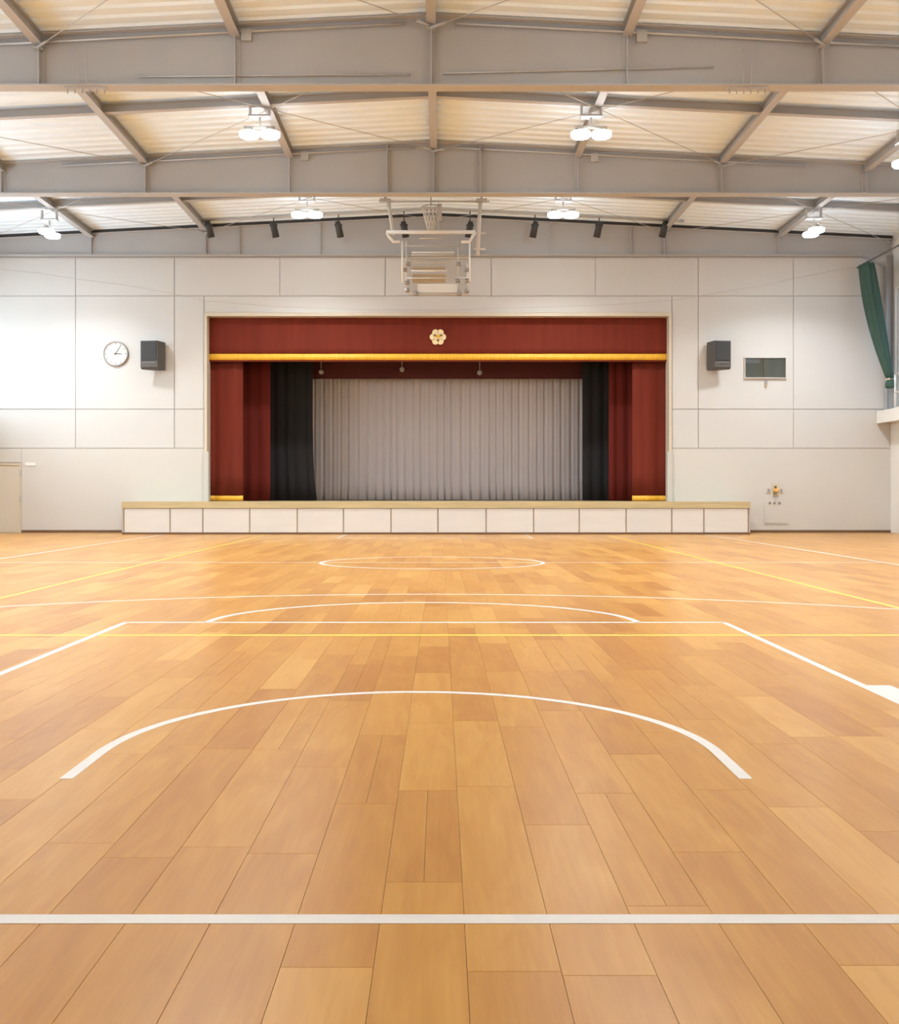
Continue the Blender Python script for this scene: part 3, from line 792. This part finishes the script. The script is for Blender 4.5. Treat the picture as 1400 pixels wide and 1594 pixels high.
for (pa, pb, py, m, r) in ((653, 693, 371, 'offwhite', .018), (630, 717, 383, 'steel', .02), (641, 708, 393, 'white', .02), (641, 708, 396.5, 'offwhite', .014), (637, 702, 409, 'offwhite', .016), (640, 697, 421.5, 'white', .024), (634, 733, 433, 'offwhite', .018)):
    gt('frame_rail', [(pa, py), (pb, py)], r, m)
for px, py in ((636, 411), (629, 420), (634, 440), (714, 411), (727, 420), (713, 437), (728, 437)):
    gt('pivot', [(px - 3.5, py), (px + 3.5, py)], .05, 'clockrim')
bbd = MB().box(gx(636), gx(732), yg + .16, yg + .19, gz(457), gz(398)).build('backboard', 'acrylic', gl, label='clear backboard with white edging')
e = .035
b = MB(); b.box(gx(636), gx(732), yg + .14, yg + .21, gz(457), gz(457) + e).box(gx(636), gx(732), yg + .14, yg + .21, gz(398) - e, gz(398)).box(gx(636), gx(636) + e, yg + .14, yg + .21, gz(457) + e, gz(398) - e).box(gx(732) - e, gx(732), yg + .14, yg + .21, gz(457) + e, gz(398) - e)
b.build('board_edging', 'offwhite', bbd)
box('target_pad', 'tan', bbd, gx(642), gx(694), yg + .12, yg + .158, gz(438.5), gz(425))
box('target_pad', 'tan', bbd, gx(642), gx(693), yg + .12, yg + .158, gz(418), gz(414))
box('lower_board', 'white', bbd, gx(650), gx(712), yg + .13, yg + .158, gz(454), gz(440))
for px, py in ((634, 452), (648, 457), (715, 457), (727, 452.5)):
    MB().lathe([(.05, -.05), (.06, 0), (.05, .05)], (gx(px), yg, gz(py)), 10).build('bumper', 'clockrim', gl)
gt('bottom_tie', [(648, 456), (716, 456)], .012, 'steel')
# ring with bunched net, folded up against the roof
hc = (gx(671), yg + .05)
ring = MB().tube([(hc[0] + .225 * math.cos(k * math.pi / 12), hc[1] + .225 * math.sin(k * math.pi / 12), gz(322)) for k in range(25)], .012, 6).build('ring', 'clockrim', gl)
nt = MB()
for k in range(12):
    q = k * math.pi / 6
    for s in (1, -1):
        pts = []
        for j in range(6):
            f_ = j / 5; rr = .225 * (1 - .62 * f_); qq = q + s * f_ * math.pi / 3
            pts.append((hc[0] + rr * math.cos(qq), hc[1] + rr * math.sin(qq), gz(322) - f_ * (gz(322) - gz(358))))
        nt.tube(pts, .009, 4)
nt.build('net', 'net', ring)
box('winch', 'steel2', gl, gx(681), gx(688), yg - .06, yg + .06, gz(345), gz(318))
MB().tube([(hc[0], yg + .05, gz(322) + .02), (hc[0], yg + .05, RIDGE - .17)], .016, 6).build('hoist_rope', 'wire', gl)
gt('ring_arm', [(660, 322, .05), (682, 322, .05), (684, 362, -.1)], .02, 'steel2')

# ------------------------------------------------------------------ hoist brackets under the closest girder
for pa, pb, w_ in ((103, 168, 'clock side'), (1131, 1194, 'green curtain side')):
    y = GY[0]; t = thing('hoist_bracket', (X((pa + pb) / 2, y), y, ZB - .1), f'small comb-like hoist bracket under the closest girder on the {w_}', 'bracket', 'hoist brackets')
    box('hoist_rail', 'galv', t, X(pa, y), X(pb, y), y - .07, y - .02, ZB - .035, ZB)
    for k in range(6):
        px = pa + 4 + k * (pb - pa - 8) / 5
        MB().tube([(X(px, y), y - .045, ZB - .03), (X(px, y), y - .045, ZB - .10)], .012, 6).build('hook', 'steel', t)
    m_ = (pa + pb) / 2
    for dx in (-9, 4): MB().tube([(X(m_ + dx, y), y - .14, ZB - .02), (X(m_ + dx, y), y - .14, Z(82, y))], .006, 5).build('hoist_cable', 'wire', t)

# ------------------------------------------------------------------ wire sagging across the end wall
yw = D - .25
cp = [(-45, 408), (0, 419), (60, 425), (118, 434), (190, 443), (260, 455), (318, 468), (420, 477), (560, 482), (700, 483), (840, 478), (960, 474), (1060, 466), (1120, 455), (1180, 446), (1235, 434), (1300, 421), (1345, 414), (1383, 407)]
MB().tube([(X(a, yw), yw, Z(c, yw)) for a, c in cp], .006, 5).build('suspension_wire', 'wire', label='thin wire sagging across the end wall above the stage', cat='wire')

# ------------------------------------------------------------------ galleries, columns, green curtain
def gallery(x0, x1, edge, label):
    t = thing('gallery', ((x0 + x1) / 2, 15.0, 3.0), label, 'gallery', 'side galleries')
    box('slab', 'plaster', t, x0, x1, YB + .02, D - .03, 2.99, 3.24)
    s = 1 if edge > 0 else -1
    box('slab_edge', 'white', t, min(edge, edge - s * .03), max(edge, edge - s * .03), YB + .02, D - .03, 2.97, 3.30)
    xr = edge + s * .06
    for k in range(7):
        yy_ = D - .95 - k * 2.0
        MB().tube([(xr, yy_, 3.24), (xr, yy_, 4.2)], .02, 8).build('rail_post', 'white', t)
    for zz in (4.2, 3.72): MB().tube([(xr, 12, zz), (xr, D - .95, zz)], .022, 8).build('handrail', 'white', t)
gallery(XL, -12.45, -12.45, 'narrow off-white gallery under the windows on the clock side')
gallery(X(1366, D), XR, X(1366, D), 'narrow off-white gallery below the green curtain')
for x0, s, w_ in ((XL, 1, 'clock side'), (XR, -1, 'green curtain side')):
    for i, y in enumerate(GY):
        if s > 0 and i < 2 or i == 0: continue
        t = thing('steel_column', (x0 + s * .12, y, 3.24), f'grey steel column carrying the {ORD[i]} on the {w_}', 'column', 'steel columns')
        a, c = sorted((x0 + s * .005, x0 + s * .2))
        box('column_web', 'steel', t, a, c, y - .006, y + .006, 3.245, ZB)
        for q in (a, c - .015): box('column_flange', 'steel', t, q, q + .015, y - .1, y + .1, 3.245, ZB)
        xe = x0 + s * .2
        MB().prism([(xe, ZB), (xe + s * .6, ZB), (xe, ZB - .3)], y - .08, y + .08).build('haunch', 'steel', t)

gc = thing('window_curtain', (X(1372, 26.9), 26.9, Z(600, 26.9)), 'green window curtain gathered into a tieback beside the gallery', 'curtain')
v = []; f = []; nu, nv = 40, 16
yk = 26.9
for j in range(nv + 1):
    q = j / nv; py = 412 + (592 - 412) * q
    l = 1340 + (1382 - 1340) * q ** 1.7; r = 1358 + (1391 - 1358) * q ** 0.9
    cxm, hw = (X(l, yk) + X(r, yk)) / 2, (X(r, yk) - X(l, yk)) / 2
    for i in range(nu):
        a = 2 * math.pi * i / nu; rp = 1 + .16 * math.sin(a * 9)
        v.append((cxm + hw * rp * math.cos(a), yk + (.28 - .16 * q) * rp * math.sin(a), Z(py, yk)))
for j in range(nv):
    for i in range(nu): f.append((j * nu + i, (j + 1) * nu + i, (j + 1) * nu + (i + 1) % nu, j * nu + (i + 1) % nu))
f += [tuple(range(nu)), tuple(nv * nu + i for i in range(nu - 1, -1, -1))]
MB().add(v, f, True).build('gathered_cloth', 'green', gc)
MB().lathe([(.10, -.02), (.115, -.01), (.115, .03), (.10, .04)], (X(1386.5, yk), yk, Z(591, yk)), 20).build('tieback', 'cream', gc)
MB().lathe([(.12, -.10), (.14, -.06), (.13, .06), (.10, .10)], (X(1387, yk), yk, Z(597, yk) - .02), 20).build('gathered_tail', 'green', gc)
MB().tube([(X(1349, yk), 24.0, Z(409, yk)), (X(1349, yk), D - .03, Z(409, yk))], .025, 8).build('curtain_rail', 'port', label='curtain rail above the green curtain', cat='rail')
